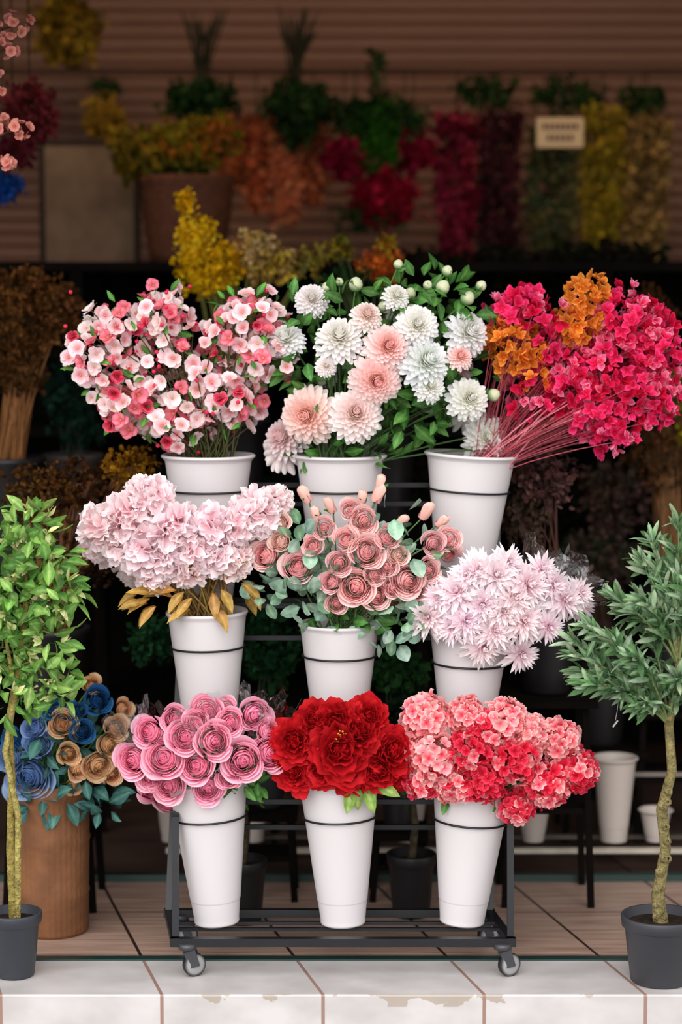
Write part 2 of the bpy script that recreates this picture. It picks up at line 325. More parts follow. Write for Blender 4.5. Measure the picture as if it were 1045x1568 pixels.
# ============================================================= TOP RIGHT: magenta + orange
b=RIM[(2,2)]+A(.03,0,0); g=G()
mg=[blossom(lin('cc0a3c'),lin('f0225c'),lin('f65090'),lin('e83060'),5,pf_,w_,34,.0,24) for pf_,w_ in (('bract',.75),('blos',.75),('bract',.7))]+[blossom(lin('e02054'),lin('fa6496'),lin('ffa8c8'),lin('e83060'),5,'bract',.75,34,.0,24) for _ in range(2)]+[blossom(lin('b80830'),lin('e01444'),lin('f02c60'),lin('c02040'),4,'bract',.8,44,.3,24) for _ in range(2)]
og=[blossom(lin('c85410'),lin('e88424'),lin('f2a850'),lin('e8a040'),5,'bract',.75,34,.0,24) for _ in range(3)]
for cx,cy,rx,ry,n,tm in [(965,495,62,52,100,mg),(1000,540,40,50,66,mg),(930,560,70,60,125,mg),(985,600,62,48,100,mg),(900,620,55,42,80,mg),(940,655,42,30,50,mg),(870,575,48,48,66,mg),(800,462,38,22,36,mg),(815,605,38,38,32,mg),(880,600,50,50,40,mg),
      (905,455,32,32,34,og),(880,500,40,30,40,og),(780,525,40,40,50,og),(810,555,42,40,32,og),(830,490,36,28,18,mg),(770,480,22,22,12,mg),(835,530,34,34,20,mg)]:
    for p,d in cluster(cx,cy,rx,ry,.26,.12,n):
        nn=nrm(d*.8+A(.1,-.5,.3)+rng.normal(0,.5,3)); g.add(pick(tm),align(nn,rng.uniform(0,6.3)),p,S(.25)*rng.uniform(12,18),tint(.07,.02))
        if rng.random()<.14: stem(g,b+A(rng.uniform(-.05,.03),rng.uniform(-.05,.05),-.05),p,.0013,lin('a04450'),bow=.42)
for k in range(16):
    stem(g,b+A(rng.uniform(-.06,.05),rng.uniform(-.06,.02),-.05),W(rng.uniform(820,930),rng.uniform(580,640),.16+rng.uniform(0,.1)),.002,lin('d87884') if k%3 else lin('9a3a40'),bow=.4)
g.build('magenta_bougainvillea_bouquet')
# ============================================================= MID LEFT: pale pink puffs
b=RIM[(1,0)]; g=G()
pf=var(lambda:puff(lin('ffd0d7'),lin('fff6f7')),4)
L=[(150,800,42),(190,785,46),(228,757,38),(212,832,46),(262,800,46),(300,830,44),(228,872,34),(335,838,42),(290,862,36),(362,850,34),(400,778,42),(428,762,28),(368,795,34),(325,800,40),(250,840,40),(180,830,36),(210,750,30)]
bloomset(g,L,pf,.10,(290,810,190,100),.10,b,.3,sc=lin('8a7038'),tn=.008,back=.5)
gd=[leafT(lin('98682a'),lin('cca458'),.42,-.8,rib=lin('d8b870')) for _ in range(3)]
for px,py,dx,dz in [(222,910,-1,-.3),(245,925,-.8,-.6),(262,915,-.5,.5),(280,905,-.5,-.4),(300,890,-.3,.6),(300,920,-.4,-.3),(320,900,.1,-.6),(340,890,.2,.8),(345,910,.4,-.5),(365,895,.6,-.3),(372,905,.6,-.7),(265,905,-.9,.2),(235,905,-.9,.4),(330,930,.3,-.4),(225,930,-1,.1),(290,930,-.6,-.1),(355,880,.3,.5),(310,880,0,.6)]:
    for q in range(2): leaf_at(g,pick(gd),W(px+rng.uniform(-8,8),py+rng.uniform(-8,8),.02+q*.12),A(dx,-.4,dz),A(.1*dx,-.6,.8),.07)
for k in range(14): stem(g,b+A(rng.uniform(-.07,.07),rng.uniform(-.06,.06),-.05),W(rng.uniform(230,380),850,.1),.0028,lin('8a6a38'))
g.build('pale_pink_hydrangea_bouquet')
# ============================================================= MID CENTRE: peach roses + eucalyptus
b=RIM[(1,1)]; g=G()
pr=var(lambda:rose(lin('f8b8ba'),lin('fde6e2'),lin('e8949c')),4); cr=var(lambda:rose(lin('fad8cc'),lin('fef0e8'),lin('f0b0a4')),2)
L=[(406,850,24),(428,829,17,cr),(457,868,27),(507,891,18),(545,899,28),(577,912,22),(515,924,17),(562,845,26),(592,868,18),(594,822,19),(624,888,27),(656,873,20),(530,826,20),(557,797,21),(664,832,19),(688,826,19),(640,905,17),(497,808,17),(520,862,19),(430,800,15,cr),(538,780,17),(603,900,16),(575,880,17),(480,835,17),(610,850,17,cr)]
bloomset(g,L,pr,.10,(545,860,175,125),.12,b,.8,sc=lin('5a7a48'),tn=.025,back=.5)
for px,py,r in [(470,762,13),(508,778,12),(578,762,14),(583,742,11),(650,788,13),(612,800,11),(555,765,11),(485,790,11),(675,800,11)]:
    p=W(px,py,.08); d=nrm(p-b+rng.normal(0,.05,3)); 
    pbt=flower(8,(1.3,1.5),(93,86),(.95,1.25),(.5,.3),(.22,.45),(lin('f0a0a4'),lin('fad0c4')),(lin('f4b8ac'),lin('fee2d4')),wrap=(.3,.5),jit=.03,nu=5,nv=5)
    g.add(pbt,align(d),p-d*.012,r*S(.1)*.66); stem(g,b+A(0,0,-.05),p-d*.01,.002,lin('5a7a48'))
    for k in range(5): leaf_at(g,gl[0],p-d*.016,nrm(d+rng.normal(0,.35,3)),rng.normal(0,1,3),.03)
eu=[leafT(lin('6f9880'),lin('a0c0a8'),.72,-.3,.12,'disc',rib=lin('b8ceb8')) for _ in range(2)]+[leafT(lin('567c5c'),lin('80a884'),.6,-.4,.15,'disc',rib=lin('a0bc98'))]
for cx,cy,rx,ry,n in [(405,905,28,18,9),(462,905,35,30,18),(440,885,30,30,8),(615,945,35,35,22),(590,975,30,22,10),(640,850,40,35,12),(465,830,30,30,12),(500,870,40,40,12),(560,870,90,60,34),(600,800,30,30,8),(640,935,24,26,10),(480,960,28,14,6)]:
    scatter_leaves(g,eu,cluster(cx,cy,rx,ry,.03 if n<30 else .1,.05 if n<30 else .09,n),.047,face=.7,tn=.1)
scatter_leaves(g,gl,cluster(530,950,70,16,.08,.07,30),.05)
g.build('peach_rose_bouquet')
# ============================================================= MID RIGHT: mums
b=RIM[(1,2)]; g=G()
lm=var(lambda:mum((lin('fbcfdc'),lin('fdf0f4')),(lin('f9d6e2'),lin('fdf7f9'))),4)
L=[(655,945,34),(700,905,38),(715,950,34),(762,880,40),(772,935,38),(742,992,32),(800,1002,30),(805,950,36),(842,960,26),(868,918,34),(890,908,24),(812,895,38),(832,870,26),(735,872,32),(690,960,26),(780,860,26),(760,965,34),(718,880,30),(850,895,26),(670,915,26),(790,915,34),(740,925,34)]
bloomset(g,L,lm,.09,(765,930,165,110),.13,b,.5,sc=lin('5a7a48'),tn=.01,back=.5,rs=1.08)
scatter_leaves(g,gl,cluster(735,990,60,20,.09,.06,14),.045)
def cello(g,px,py,Y,wpx,hpx,n=1,tilt=0):
    s=S(Y); nu,nv=10,14; u=np.linspace(0,1,nu+1)[:,None]+np.zeros((1,nv+1)); v=np.linspace(-1,1,nv+1)[None,:]+np.zeros((nu+1,1))
    ph=rng.uniform(0,6.3,4)
    x=v*wpx*s*(.35+.65*u)/1.; z=u*hpx*s+.012*np.sin(v*9+ph[0])*u+.008*np.sin(v*23+ph[1])*u
    y=.09*(v*v)*1.0-.03*u+.010*np.sin(v*14+ph[2])*u+.005*np.sin(u*18+v*11+ph[3])
    V=np.stack([x,y,z],-1).reshape(-1,3); idx=np.arange((nu+1)*(nv+1)).reshape(nu+1,nv+1)
    f=np.stack([idx[:-1,:-1],idx[:-1,1:],idx[1:,1:],idx[1:,:-1]],-1).reshape(-1,4)
    g.add(T(V,f,np.ones((len(V),3))*.9,CELLO),Ry(tilt),W(px,py,Y))
cello(g,815,950,.0,70,110,tilt=.5); cello(g,850,930,.08,60,80,tilt=.9)
g.build('white_pink_chrysanthemum_bouquet')
# ============================================================= BOTTOM LEFT: pink roses in wrap
b=RIM[(0,0)]; g=G()
r1=var(lambda:rose(lin('fa98bc'),lin('ffd6e4'),lin('ec6c9a')),4)
L=[(258,1203,27),(252,1160,33),(204,1163,28),(301,1172,28),(328,1135,30),(372,1165,32),(412,1153,30),(318,1207,26),(284,1128,28),(316,1088,24),(390,1095,26),(352,1106,22),(228,1120,25),(268,1100,22),(345,1085,18),(230,1190,22),(350,1190,20),(410,1120,20),(300,1105,20)]
bloomset(g,L,r1,-.06,(310,1150,145,95),.12,b,.8,tn=.02,back=.5)
scatter_leaves(g,gl,cluster(370,1200,38,16,-.1,.05,20),.045,droop=.4); scatter_leaves(g,gl,cluster(250,1200,40,16,-.05,.06,12),.04)
scatter_leaves(g,gl,cluster(310,1160,90,50,-.05,.08,30),.045)
for a in [(225,1185,-.14,45,100,-.35),(300,1200,-.17,60,120,-.05),(395,1180,-.13,45,110,.2),(215,1150,-.05,40,70,-.4),(390,1130,-.03,40,75,.2),(345,1150,.03,60,90,0)]: cello(g,*a[:5],tilt=a[5])
g.build('pink_rose_bouquet')
# ============================================================= BOTTOM CENTRE: red peonies
b=RIM[(0,1)]; g=G()
rp=var(lambda:peony((lin('78040e'),lin('bc101c')),(lin('a00812'),lin('d8262e'))),4)
L=[(452,1135,38),(515,1105,36),(565,1098,32),(600,1150,38),(520,1150,48),(578,1178,36),(452,1182,32),(482,1102,30),(548,1122,36),(490,1178,30),(540,1185,32),(600,1185,26),(430,1160,22)]
bloomset(g,L,rp,-.06,(520,1145,125,80),.12,b,.6,tn=.07,back=.5)
lg=[leafT(lin('5a8a30'),lin('a0c05c'),.45,-.6,rib=lin('c8d890'))]
for px,py,dx,dz in [(545,1200,.1,-1),(560,1205,.3,-.8),(575,1200,.9,-.4),(540,1205,-.2,-.9)]: leaf_at(g,lg[0],W(px,py,-.16),A(dx,-.2,dz),A(0,-1,.3),.07)
scatter_leaves(g,gl,cluster(520,1180,70,20,-.06,.07,20),.04)
for i in range(14): g.add(ball(1,lin('c09020'),lin('e8c850')),None,W(522,1126,-.2)+rng.normal(0,.006,3),.0022)
g.build('red_peony_bouquet')
# ============================================================= BOTTOM RIGHT: hydrangea
b=RIM[(0,2)]; g=G()
fl_w=[floret4(lin('f05070'),lin('fdd0cc')) for _ in range(3)]; fl_p=[floret4(lin('e01c40'),lin('fb8894'),lin('fed8d4')) for _ in range(3)]; fl_r=[floret4(lin('bc0a24'),lin('e41c40'),lin('f65870')) for _ in range(3)]
HH=[(652,1098,42,'wp'),(625,1150,28,'p'),(668,1160,48,'wp'),(715,1095,32,'p'),(775,1108,42,'pw'),(725,1150,44,'rp'),(790,1165,46,'rp'),(858,1132,36,'p'),(880,1180,38,'rp'),(835,1200,42,'rp'),(792,1235,30,'rp'),(695,1200,34,'pr'),(740,1195,40,'r'),(650,1195,32,'pr'),(815,1125,30,'wp'),(745,1120,36,'rp')]
cx,cy,rx,ry=760,1155,165,110
for px,py,r,k in HH:
    q=math.sqrt(max(0,1-((px-cx)/rx)**2-((py-cy)/ry)**2))
    for Y in (-.05-.12*q,)+((.04+.04*q,) if rng.random()<.4 else ()):
        tm=[]; 
        for ch in k: tm+= {'w':fl_w,'p':fl_p,'r':fl_r}[ch]*(2 if ch==k[0] else 1)
        o=W(px,py,Y); head(tm,r*S(Y)*.85,66,.0195,g,o,.05); stem(g,b+A(0,0,-.05),o,.003)
scatter_leaves(g,gl,cluster(730,1215,60,16,-.07,.08,18),.055,droop=.2)
g.build('red_hydrangea_bouquet')
# ============================================================= potted trees
def pot(g,x,y,z,h,rt,rb,c):
    g.add(lathe([(.001,.002),(rb*.95,.002),(rb,.006),(rb+(rt-rb)*.82,h*.80),(rt*1.0,h*.82),(rt*1.05,h*.84),(rt*1.08,h*.98),(rt*1.06,h),(rt*.98,h),(rt*.95,h*.86),(.001,h*.86)],48,c,PLAST),None,A(x,y,z))
    g.add(lathe([(.001,h*.90),(rt*.5,h*.89),(rt*.93,h*.87)],24,lin('2c241c'),SOIL),None,A(x,y,z))
g=G(); c0=W(22,1440,-.16); pot(g,c0[0],-.16,0,.16,.063,.048,lin('34373e'))
lt=[leafT(lin('4a8030'),lin('7cac48'),.5,-.5,rib=lin('b0c884')),leafT(lin('5c9038'),lin('98be60'),.5,-.3,rib=lin('c8d898')),leafT(lin('35682a'),lin('60903a'),.5,-.5,rib=lin('88b060'))]
cl_=leafT(lin('a8c060'),lin('ece8b0'),.4,-.3)
tk=[A(c0[0],-.16,.14),W(16,1300,-.16),W(18,1200,-.15),W(14,1100,-.16),W(28,1020,-.15),W(40,930,-.15),W(40,840,-.15)]
g.add(tube(tk,[.013,.011,.010,.009,.008,.006,.004],lin('8a7c40'),8,BARK))
g.add(tube([tk[0]+A(.008,.0,0),W(28,1250,-.17),W(8,1150,-.17),W(24,1060,-.16),W(5,960,-.16)],[.009,.008,.008,.007,.004],lin('988c50'),7,BARK))
for cx,cy,rx,ry,n in [(45,805,36,32,50),(10,860,40,55,70),(64,860,38,28,52),(87,905,38,28,50),(30,925,48,42,66),(76,970,34,40,50),(15,990,40,50,64),(64,1035,40,34,48),(92,1060,20,24,18),(-30,940,40,120,80),(20,1070,34,28,26)]:
    c=W(cx,cy,-.15); g.add(tube(bez(tk[4],(tk[5]+c)/2,c,5),.003,lin('6a7838'),5))
    scatter_leaves(g,lt,cluster(cx,cy,rx,ry,-.15,.075,n),.050,face=.4)
    for p,d in cluster(cx,cy,rx,ry,-.15,.08,n//8):
        for q in range(4): leaf_at(g,cl_,p,nrm(d+A(0,-.4,.3)+rng.normal(0,.5,3)),rng.normal(0,1,3)+A(0,-1,1),.034)
g.build('potted_laurel_tree')
g=G(); c0=W(1012,1462,-.205); pot(g,c0[0],-.205,0,.165,.09,.072,lin('36373c'))
tk=[A(c0[0],-.205,.145),W(1008,1370,-.205),W(1020,1300,-.2),W(1014,1240,-.2),W(1030,1180,-.2),W(1025,1110,-.2),W(1040,1020,-.2),W(1030,930,-.2)]
g.add(tube(tk,[.019,.016,.013,.014,.012,.011,.008,.004],lin('7a7048'),9,BARK))
for i in range(14):
    k=rng.uniform(0,3.5); a=tk[int(k)]*(1-k%1)+tk[int(k)+1]*(k%1); g.add(lathe([(.002,-.008),(.010,-.004),(.011,.003),(.004,.009)],7,lin('847850'),BARK),Rx(1.2)@Rz(i),a+A(rng.uniform(-.01,.01),-.008,0))
ol=[leafT(lin('40663a'),lin('7a9c70'),.24,-.5,.3,'olive',rib=lin('a0b898')),leafT(lin('587e50'),lin('a4b898'),.24,-.3,.3,'olive'),leafT(lin('2e4e2c'),lin('5c8050'),.26,-.6,.3,'olive')]
BR=[(885,1005),(905,960),(895,1030),(925,975),(925,1040),(950,985),(950,1060),(905,1050),(975,1010),(1000,980),(985,1080),(1000,830),(985,860),(1010,880),(1030,850),(1040,910),(1015,940),(985,920),(1040,800),(1060,900),(1070,980),(1040,1040),(1060,1060),(1090,950),(960,940),(880,985),(945,920)]
for px,py in BR:
    Y=-.2+rng.uniform(-.08,.08); e=W(px,py,Y); s0=tk[6] if py<950 else tk[5]; mid=(s0+e)/2+A(0,0,.05)
    pts=bez(s0,mid,e,12); g.add(tube(pts,np.linspace(.004,.0015,12),lin('6a7848'),5))
    for i in range(3,12):
        d=nrm(pts[i]-pts[i-1]); 
        for q in range(5 if i<10 else 7):
            dd=nrm(d*.9+rng.normal(0,.5,3)); leaf_at(g,pick(ol),pts[i],dd,A(0,-.8,.8)+rng.normal(0,.5,3),rng.uniform(.04,.065))
q=W(943,1108,-.2); g.add(tube([q+A(0,0,.008),q+A(.004,.0,.03),q+A(.01,0,.08)],.0008,lin('a8a8a0'),4)); g.add(beam(q+A(-.006,0,-.008),q+A(.006,0,.008),.014,.001,lin('c8c6c2'),PLAST))
g.build('potted_olive_tree')
# ============================================================= clay pot with blue & peach roses
g=G(); x0=W(80,1300,.22)[0]
h=.40; g.add(lathe([(.001,0),(.088,0),(.092,.01),(.093,.1),(.0955,.11),(.093,.12),(.096,.24),(.099,.25),(.096,.26),(.098,.36),(.105,.37),(.106,h),(.098,h),(.094,h-.03),(.001,h-.04)],120,lin('785034'),CLAY,ribs=40,ribd=.010),None,A(x0,.22,0)); g.build('terracotta_floor_planter')
g=G(); b=A(x0,.22,h)
br=var(lambda:rose(lin('5a86c0'),lin('a4c0e4'),lin('3c6caa')),2); bd=var(lambda:rose(lin('24568c'),lin('3c7cb4'),lin('143c6c')),2); pe=var(lambda:rose(lin('e4b078'),lin('f6dab4'),lin('cc8c50')),3)
L=[(45,1188,32,br),(58,1140,20,br),(15,1160,22,br),(52,1112,18,br),(150,1072,20,bd),(118,1090,14,bd),(95,1108,20,pe),(150,1172,22,pe),(105,1155,16,pe),(178,1115,18,pe),(168,1140,18,pe),(120,1178,16,pe),(140,1048,14,pe),(125,1120,17,bd),(80,1085,14,bd),(190,1085,14,pe),(170,1185,16,pe),(20,1130,16,bd),(112,1205,12,pe)]
bloomset(g,L,br,.2,(100,1140,110,90),.1,b,.6,tn=.06,rs=1.1)
tl=[leafT(lin('1f4a48'),lin('4a7c74'),.55,-.4,rib=lin('6a9a8c')) for _ in range(2)]
for cx,cy,rx,ry,n in [(100,1150,90,60,70),(90,1215,60,20,30),(155,1225,30,22,18),(60,1225,45,15,14)]: scatter_leaves(g,tl,cluster(cx,cy,rx,ry,.18,.09,n),.055,face=.6,droop=.3)
g.build('blue_rose_bouquet')
# ============================================================= background generic
def sprigs(cols_,prof='round',n=6,sz=.6):
    out=[]
    for c in cols_:
        P=[]
        for k in range(n):
            P.append(xf(petal(sz*rng.uniform(.7,1.2),.5,rng.uniform(-.8,.6),.2,c*.7,c*rng.uniform(.9,1.15),prof,2,2),orient(nrm(rng.normal(0,1,3)),rng.normal(0,1,3)),rng.normal(0,.25,3)))
        out.append(cat(P))
    return out
def mass(name,CLs,Y,dep,size,base=None,sc=lin('3a3420'),up=None,nst=8,obj=True,g=None):
    g=g or G()
    for cx,cy,rx,ry,n,tm in CLs:
        if ry>1.5*rx:
            c=W(cx,cy,Y); s=S(Y)
            for k in range(n):
                a=rng.uniform(0,6.3); q=math.sqrt(rng.uniform(.2,1)); u=rng.uniform(-1,1); w_=1-.35*max(0,-u)
                g.add(pick(tm),align(rng.normal(0,1,3)),c+A(math.cos(a)*rx*s*q*w_,math.sin(a)*dep*q,u*ry*s),size*rng.uniform(.7,1.3),tint(.18))
        else:
            for p,d in cluster(cx,cy,rx,ry,Y,dep,n):
                p=p+rng.normal(0,.1,3)*A(rx*S(Y),dep,ry*S(Y)); g.add(pick(tm),align(rng.normal(0,1,3)),p,size*rng.uniform(.7,1.3),tint(.18))
        if base is not None:
            for k in range(nst): stem(g,base+A(rng.uniform(-.04,.04),rng.uniform(-.04,.04),0),W(cx+rng.uniform(-.5,.5)*rx,cy,Y),.0025,sc)
        if up is not None:
            for k in range(3): g.add(tube([W(cx+rng.uniform(-.4,.4)*rx,cy,Y),W(cx,cy-ry,Y),A(W(cx,cy,Y)[0],Y,up)],.003,sc,5))
    return g.build(name) if obj else g
def SP(*h,**k): return sprigs([lin(x) for x in h],**k)
dg=SP('1f3a1c','2c4a24','3a5a2c',prof='leaf')
GY=2.6; rz=W(500,108,GY)[2]
g=G(); g.add(beam((-1.9,GY,rz),(1.9,GY,rz),.014,.014,lin('3a2c26'),DARK))
for x in (-1.88,1.88): g.add(beam((x,GY,rz),(x,GY,3.0),.014,.014,lin('3a2c26'),DARK))
g.build('hanging_rail')
mass('hanging_red_garland',[(700,300,32,118,420,SP('982440','7c182e','ac3850')),(745,142,44,22,80,dg)],GY,.07,.038,up=rz)
mass('hanging_purple_garland',[(765,310,30,132,400,SP('542430','402428','64303a'))],GY,.07,.038,up=rz)
mass('hanging_eucalyptus_garland',[(845,315,36,118,420,SP('5a6040','4a543a','7c7844')),(870,148,60,22,100,dg)],GY,.07,.038,up=rz)
mass('hanging_yellow_garland',[(922,292,30,118,440,SP('b09828','c0a434','8c7e24'))],GY-.03,.07,.038,up=rz)
mass('hanging_tan_garland',[(990,300,36,118,420,SP('b09050','907848','c8a464')),(985,152,36,22,70,dg)],GY,.07,.038,up=rz)
mass('hanging_orange_garland',[(355,238,24,50,130,SP('d87848','e89460')),(393,250,20,66,150,SP('c86c44','e0885c')),(437,258,28,78,220,SP('e0845c','f09c70')),(480,240,24,68,160,SP('c86c44','e0885c'))],GY,.06,.038,up=rz)
mass('hanging_fern_bunch',[(305,152,52,24,130,dg),(455,158,52,28,140,dg),(455,205,25,20,40,dg)],GY-.1,.1,.05,up=rz)
mass('hanging_rose_heart_wreath',[(580,205,42,50,190,SP('2c6418','3c781e',prof='leaf')),(545,180,36,28,70,dg),(620,185,36,30,70,dg),(577,120,10,40,24,dg),(527,243,28,26,110,SP('8c1234','a82044')),(634,232,26,27,100,SP('8c1234','a82044')),(590,303,46,38,190,SP('94122c','b42040')),(570,330,60,20,50,dg)],GY-.1,.09,.042,up=rz)
mass('hanging_yellow_bunch',[(105,45,48,52,200,SP('8c7020','a08428','6a5418'))],GY,.08,.042,up=3.0)
mass('hanging_mimosa_bunch',[(160,180,26,34,130,SP('b08c30','c8a040')),(160,135,22,14,30,dg)],GY,.07,.036,up=rz)
g=G()
for cx in (310,452):
    for k in range(22):
        a=W(cx+rng.uniform(-10,10),130,GY-.02); e=W(cx+rng.uniform(-40,40),rng.uniform(5,50),GY+rng.uniform(-.1,.1)); g.add(tube(bez(a,(a+e)/2+A(0,0,.05),e,6),[.003,.003,.004,.005,.004,.001],lin('2a2a18'),5))
g.build('dried_grass_spray')
# sign
g=G(); p=W(858,203,2.45); hw,hh=35*S(2.45),22*S(2.45)
g.add(beam((p[0]-hw,2.45,p[2]),(p[0]+hw,2.45,p[2]),.012,hh*2,lin('c0a880'),PLAST))
for zz,ww in ((.4,.8),(-.35,.6)):
    n=int(9*ww)
    for i in range(n):
        xx=p[0]+(-ww+2*ww*(i+.5)/n)*hw; g.add(beam((xx-.006,2.441,p[2]+zz*hh),(xx+.006,2.441,p[2]+zz*hh),.004,hh*.42,lin('5a3a28'),PLAST))
g.add(tube([A(p[0],2.45,p[2]+hh),A(p[0],2.5,rz)],.002,lin('3a3028'),5)); g.build('price_sign')
# shelving unit (dark), basket, panel
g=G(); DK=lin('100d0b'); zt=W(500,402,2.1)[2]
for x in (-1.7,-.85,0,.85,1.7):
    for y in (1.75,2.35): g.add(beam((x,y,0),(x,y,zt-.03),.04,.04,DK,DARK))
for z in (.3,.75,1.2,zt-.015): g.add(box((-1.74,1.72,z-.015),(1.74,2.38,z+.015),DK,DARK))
g.add(box((-1.74,2.36,.05),(1.74,2.38,zt-.03),DK,DARK)); g.build('shelving_unit')
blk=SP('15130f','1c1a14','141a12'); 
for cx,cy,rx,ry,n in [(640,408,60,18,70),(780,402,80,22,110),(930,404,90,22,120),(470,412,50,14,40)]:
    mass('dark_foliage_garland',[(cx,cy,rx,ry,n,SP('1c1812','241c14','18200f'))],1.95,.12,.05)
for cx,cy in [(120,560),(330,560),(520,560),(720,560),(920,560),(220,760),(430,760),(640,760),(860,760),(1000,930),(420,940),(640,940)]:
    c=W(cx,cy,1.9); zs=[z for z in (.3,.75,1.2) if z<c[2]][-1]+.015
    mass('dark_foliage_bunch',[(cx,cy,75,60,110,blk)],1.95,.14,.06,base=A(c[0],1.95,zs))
bx=W(287,340,2.05); g=G(); h=.27
g.add(lathe([(.001,0),(.12,0),(.125,.02)]+[(.125+.03*k/8+(.004 if k%2 else 0),.02+.23*k/8) for k in range(1,9)]+[(.165,h),(.16,h+.015),(.15,h),(.11,.03),(.001,.03)],48,lin('5c3420'),WICK,ribs=24,ribd=.012),None,A(bx[0],2.02,zt)); g.build('wicker_basket')
mass('mimosa_bouquet',[(215,235,45,32,140,SP('8a701c','70641e','a08428')),(285,225,50,36,180,SP('80701e','a86c1e','8a8220')),(330,210,30,28,70,SP('b86c30','928222')),(270,265,60,20,60,dg)],2.02,.11,.045,base=A(bx[0],2.02,zt+.2))
g=G(); a=W(70,345,2.25); c=W(205,222,2.25); g.add(box((a[0],2.24,zt),(c[0],2.26,c[2]),lin('6c5a4a'),DARK)); g.add(box((a[0]-.02,2.235,zt),(a[0],2.265,c[2]+.02),lin('2a1c14'),WICK)); g.add(box((c[0],2.235,zt),(c[0]+.02,2.265,c[2]+.02),lin('2a1c14'),WICK)); g.add(box((a[0]-.02,2.235,c[2]),(c[0]+.02,2.265,c[2]+.02),lin('2a1c14'),WICK)); g.build('notice_board')
# pedestals with vases + bunches
def pedestal(px,Y,top,w=.13):
    x=W(px,700,Y)[0]; g=G()
    for sx in (-1,1):
        for sy in (-1,1): g.add(beam((x+sx*w*.9,Y+sy*w*.9,0),(x+sx*w*.75,Y+sy*w*.75,top-.02),.018,.018,DK,DARK))
    g.add(box((x-w,Y-w,top-.02),(x+w,Y+w,top),DK,DARK)); g.add(box((x-w*.85,Y-w*.85,top*.45),(x+w*.85,Y+w*.85,top*.45+.015),DK,DARK))
    g.build('plant_stand'); return x
def vase(x,Y,z,h,rt,col,name='dark_flower_vase'):
    g=G(); g.add(lathe([(.001,0),(rt*.62,0),(rt*.65,.01),(rt*.8,h*.5),(rt*.95,h*.93),(rt*1.06,h*.96),(rt*1.06,h),(rt*.95,h),(rt*.7,h*.4),(.001,.02)],36,col,PLAST),None,A(x,Y,z+.001)); g.build(name); return A(x,Y,z+h-.05)
BV=lin('1a181a')
def stand_bunch(name,px,pyrim,Y,CLs,dep,size,sc,rt=.1,vh=.36,col=BV,nst=10,w=.13):
    zr=W(px,pyrim,Y)[2]; x=pedestal(px,Y,zr-vh,w); bb=vase(x,Y,zr-vh,vh,rt,col); mass(name,CLs,Y,dep,size,base=bb,sc=sc,nst=nst)
stand_bunch('dried_hydrangea_bouquet',15,700,1.0,[(35,450,48,38,240,SP('6c4424','7e5228','54361a')),(92,470,34,34,150,SP('5e3c1c','6c4424')),(40,510,55,45,260,SP('5e3c1c','7a4e26','4a3218')),(30,570,38,40,130,SP('5c3a1a','442e16'))],.1,.025,lin('7c5028'),nst=16)
stand_bunch('dark_foliage_bouquet',112,695,1.35,[(100,600,32,48,110,SP('1c3a30','28483c',prof='leaf')),(120,650,40,40,60,SP('1c3a2c',prof='leaf'))],.08,.035,lin('1c2a1c'),col=lin('3a3432'),w=.1,rt=.09)
stand_bunch('dried_broom_bouquet',75,960,.5,[(60,760,60,50,160,SP('5a3a18','6a4820','3c2814')),(120,740,50,40,120,SP('5a3418','3c2814')),(200,715,40,30,70,SP('a07018','8a5c18')),(130,850,50,50,80,SP('3a2414','4a2e18'))],.08,.022,lin('6a4020'),nst=14)
stand_bunch('yellow_orchid_spray',360,640,1.15,[(284,312,12,16,30,SP('f4c818','e4b010')),(300,365,28,30,130,SP('f4c818','e4b810','fcd838')),(320,415,44,36,200,SP('f4c818','e4b810','ecc41e')),(350,400,34,30,90,SP('e4b018','d4a020')),(392,385,28,26,80,SP('d0b078','b89850')),(415,408,40,26,110,SP('c0a060','a0843c','d0b040')),(480,395,24,22,34,SP('a08c38','806c28'))],.06,.026,lin('5a5a20'),nst=6)
stand_bunch('orange_lily_spray',590,640,1.15,[(583,410,28,20,70,SP('d87428','c05820')),(590,380,8,20,14,SP('a07c20')),(520,380,20,18,26,SP('907c24','6a6a20')),(545,430,60,20,60,dg)],.06,.027,lin('3c4a20'),nst=5)
stand_bunch('dried_protea_bouquet',840,860,.55,[(830,730,50,45,130,SP('7a544e','8c6660','54403e')),(800,790,35,40,70,SP('483a30','584638'))],.09,.03,lin('4a2a20'))
stand_bunch('dark_dried_bouquet',925,960,1.25,[(920,860,60,50,150,SP('483a34','5c4840','363c2a')),(940,760,50,50,90,SP('523c34','3c322a'))],.1,.036,lin('3a2418'))
stand_bunch('dried_grass_bouquet',1035,900,1.25,[(1010,690,45,60,140,SP('6a4626','4a3420')),(1030,620,30,50,70,SP('7a6a18','b0a01c','4a5018')),(1000,480,40,45,50,SP('4a3018'))],.1,.028,lin('7a5430'),nst=24)
stand_bunch('green_fern_bouquet',410,1100,.56,[(410,990,45,55,130,SP('1a4024','285430',prof='leaf')),(230,980,30,30,50,SP('1a4024','285430',prof='leaf'))],.06,.042,lin('1c3018'),rt=.06,vh=.25,w=.08)
stand_bunch('green_foliage_bouquet',612,1130,.56,[(610,1030,42,30,90,SP('244a22','346034',prof='leaf')),(620,1080,30,30,50,SP('1c3420',prof='leaf'))],.06,.042,lin('1c3018'),rt=.06,vh=.25,w=.08)
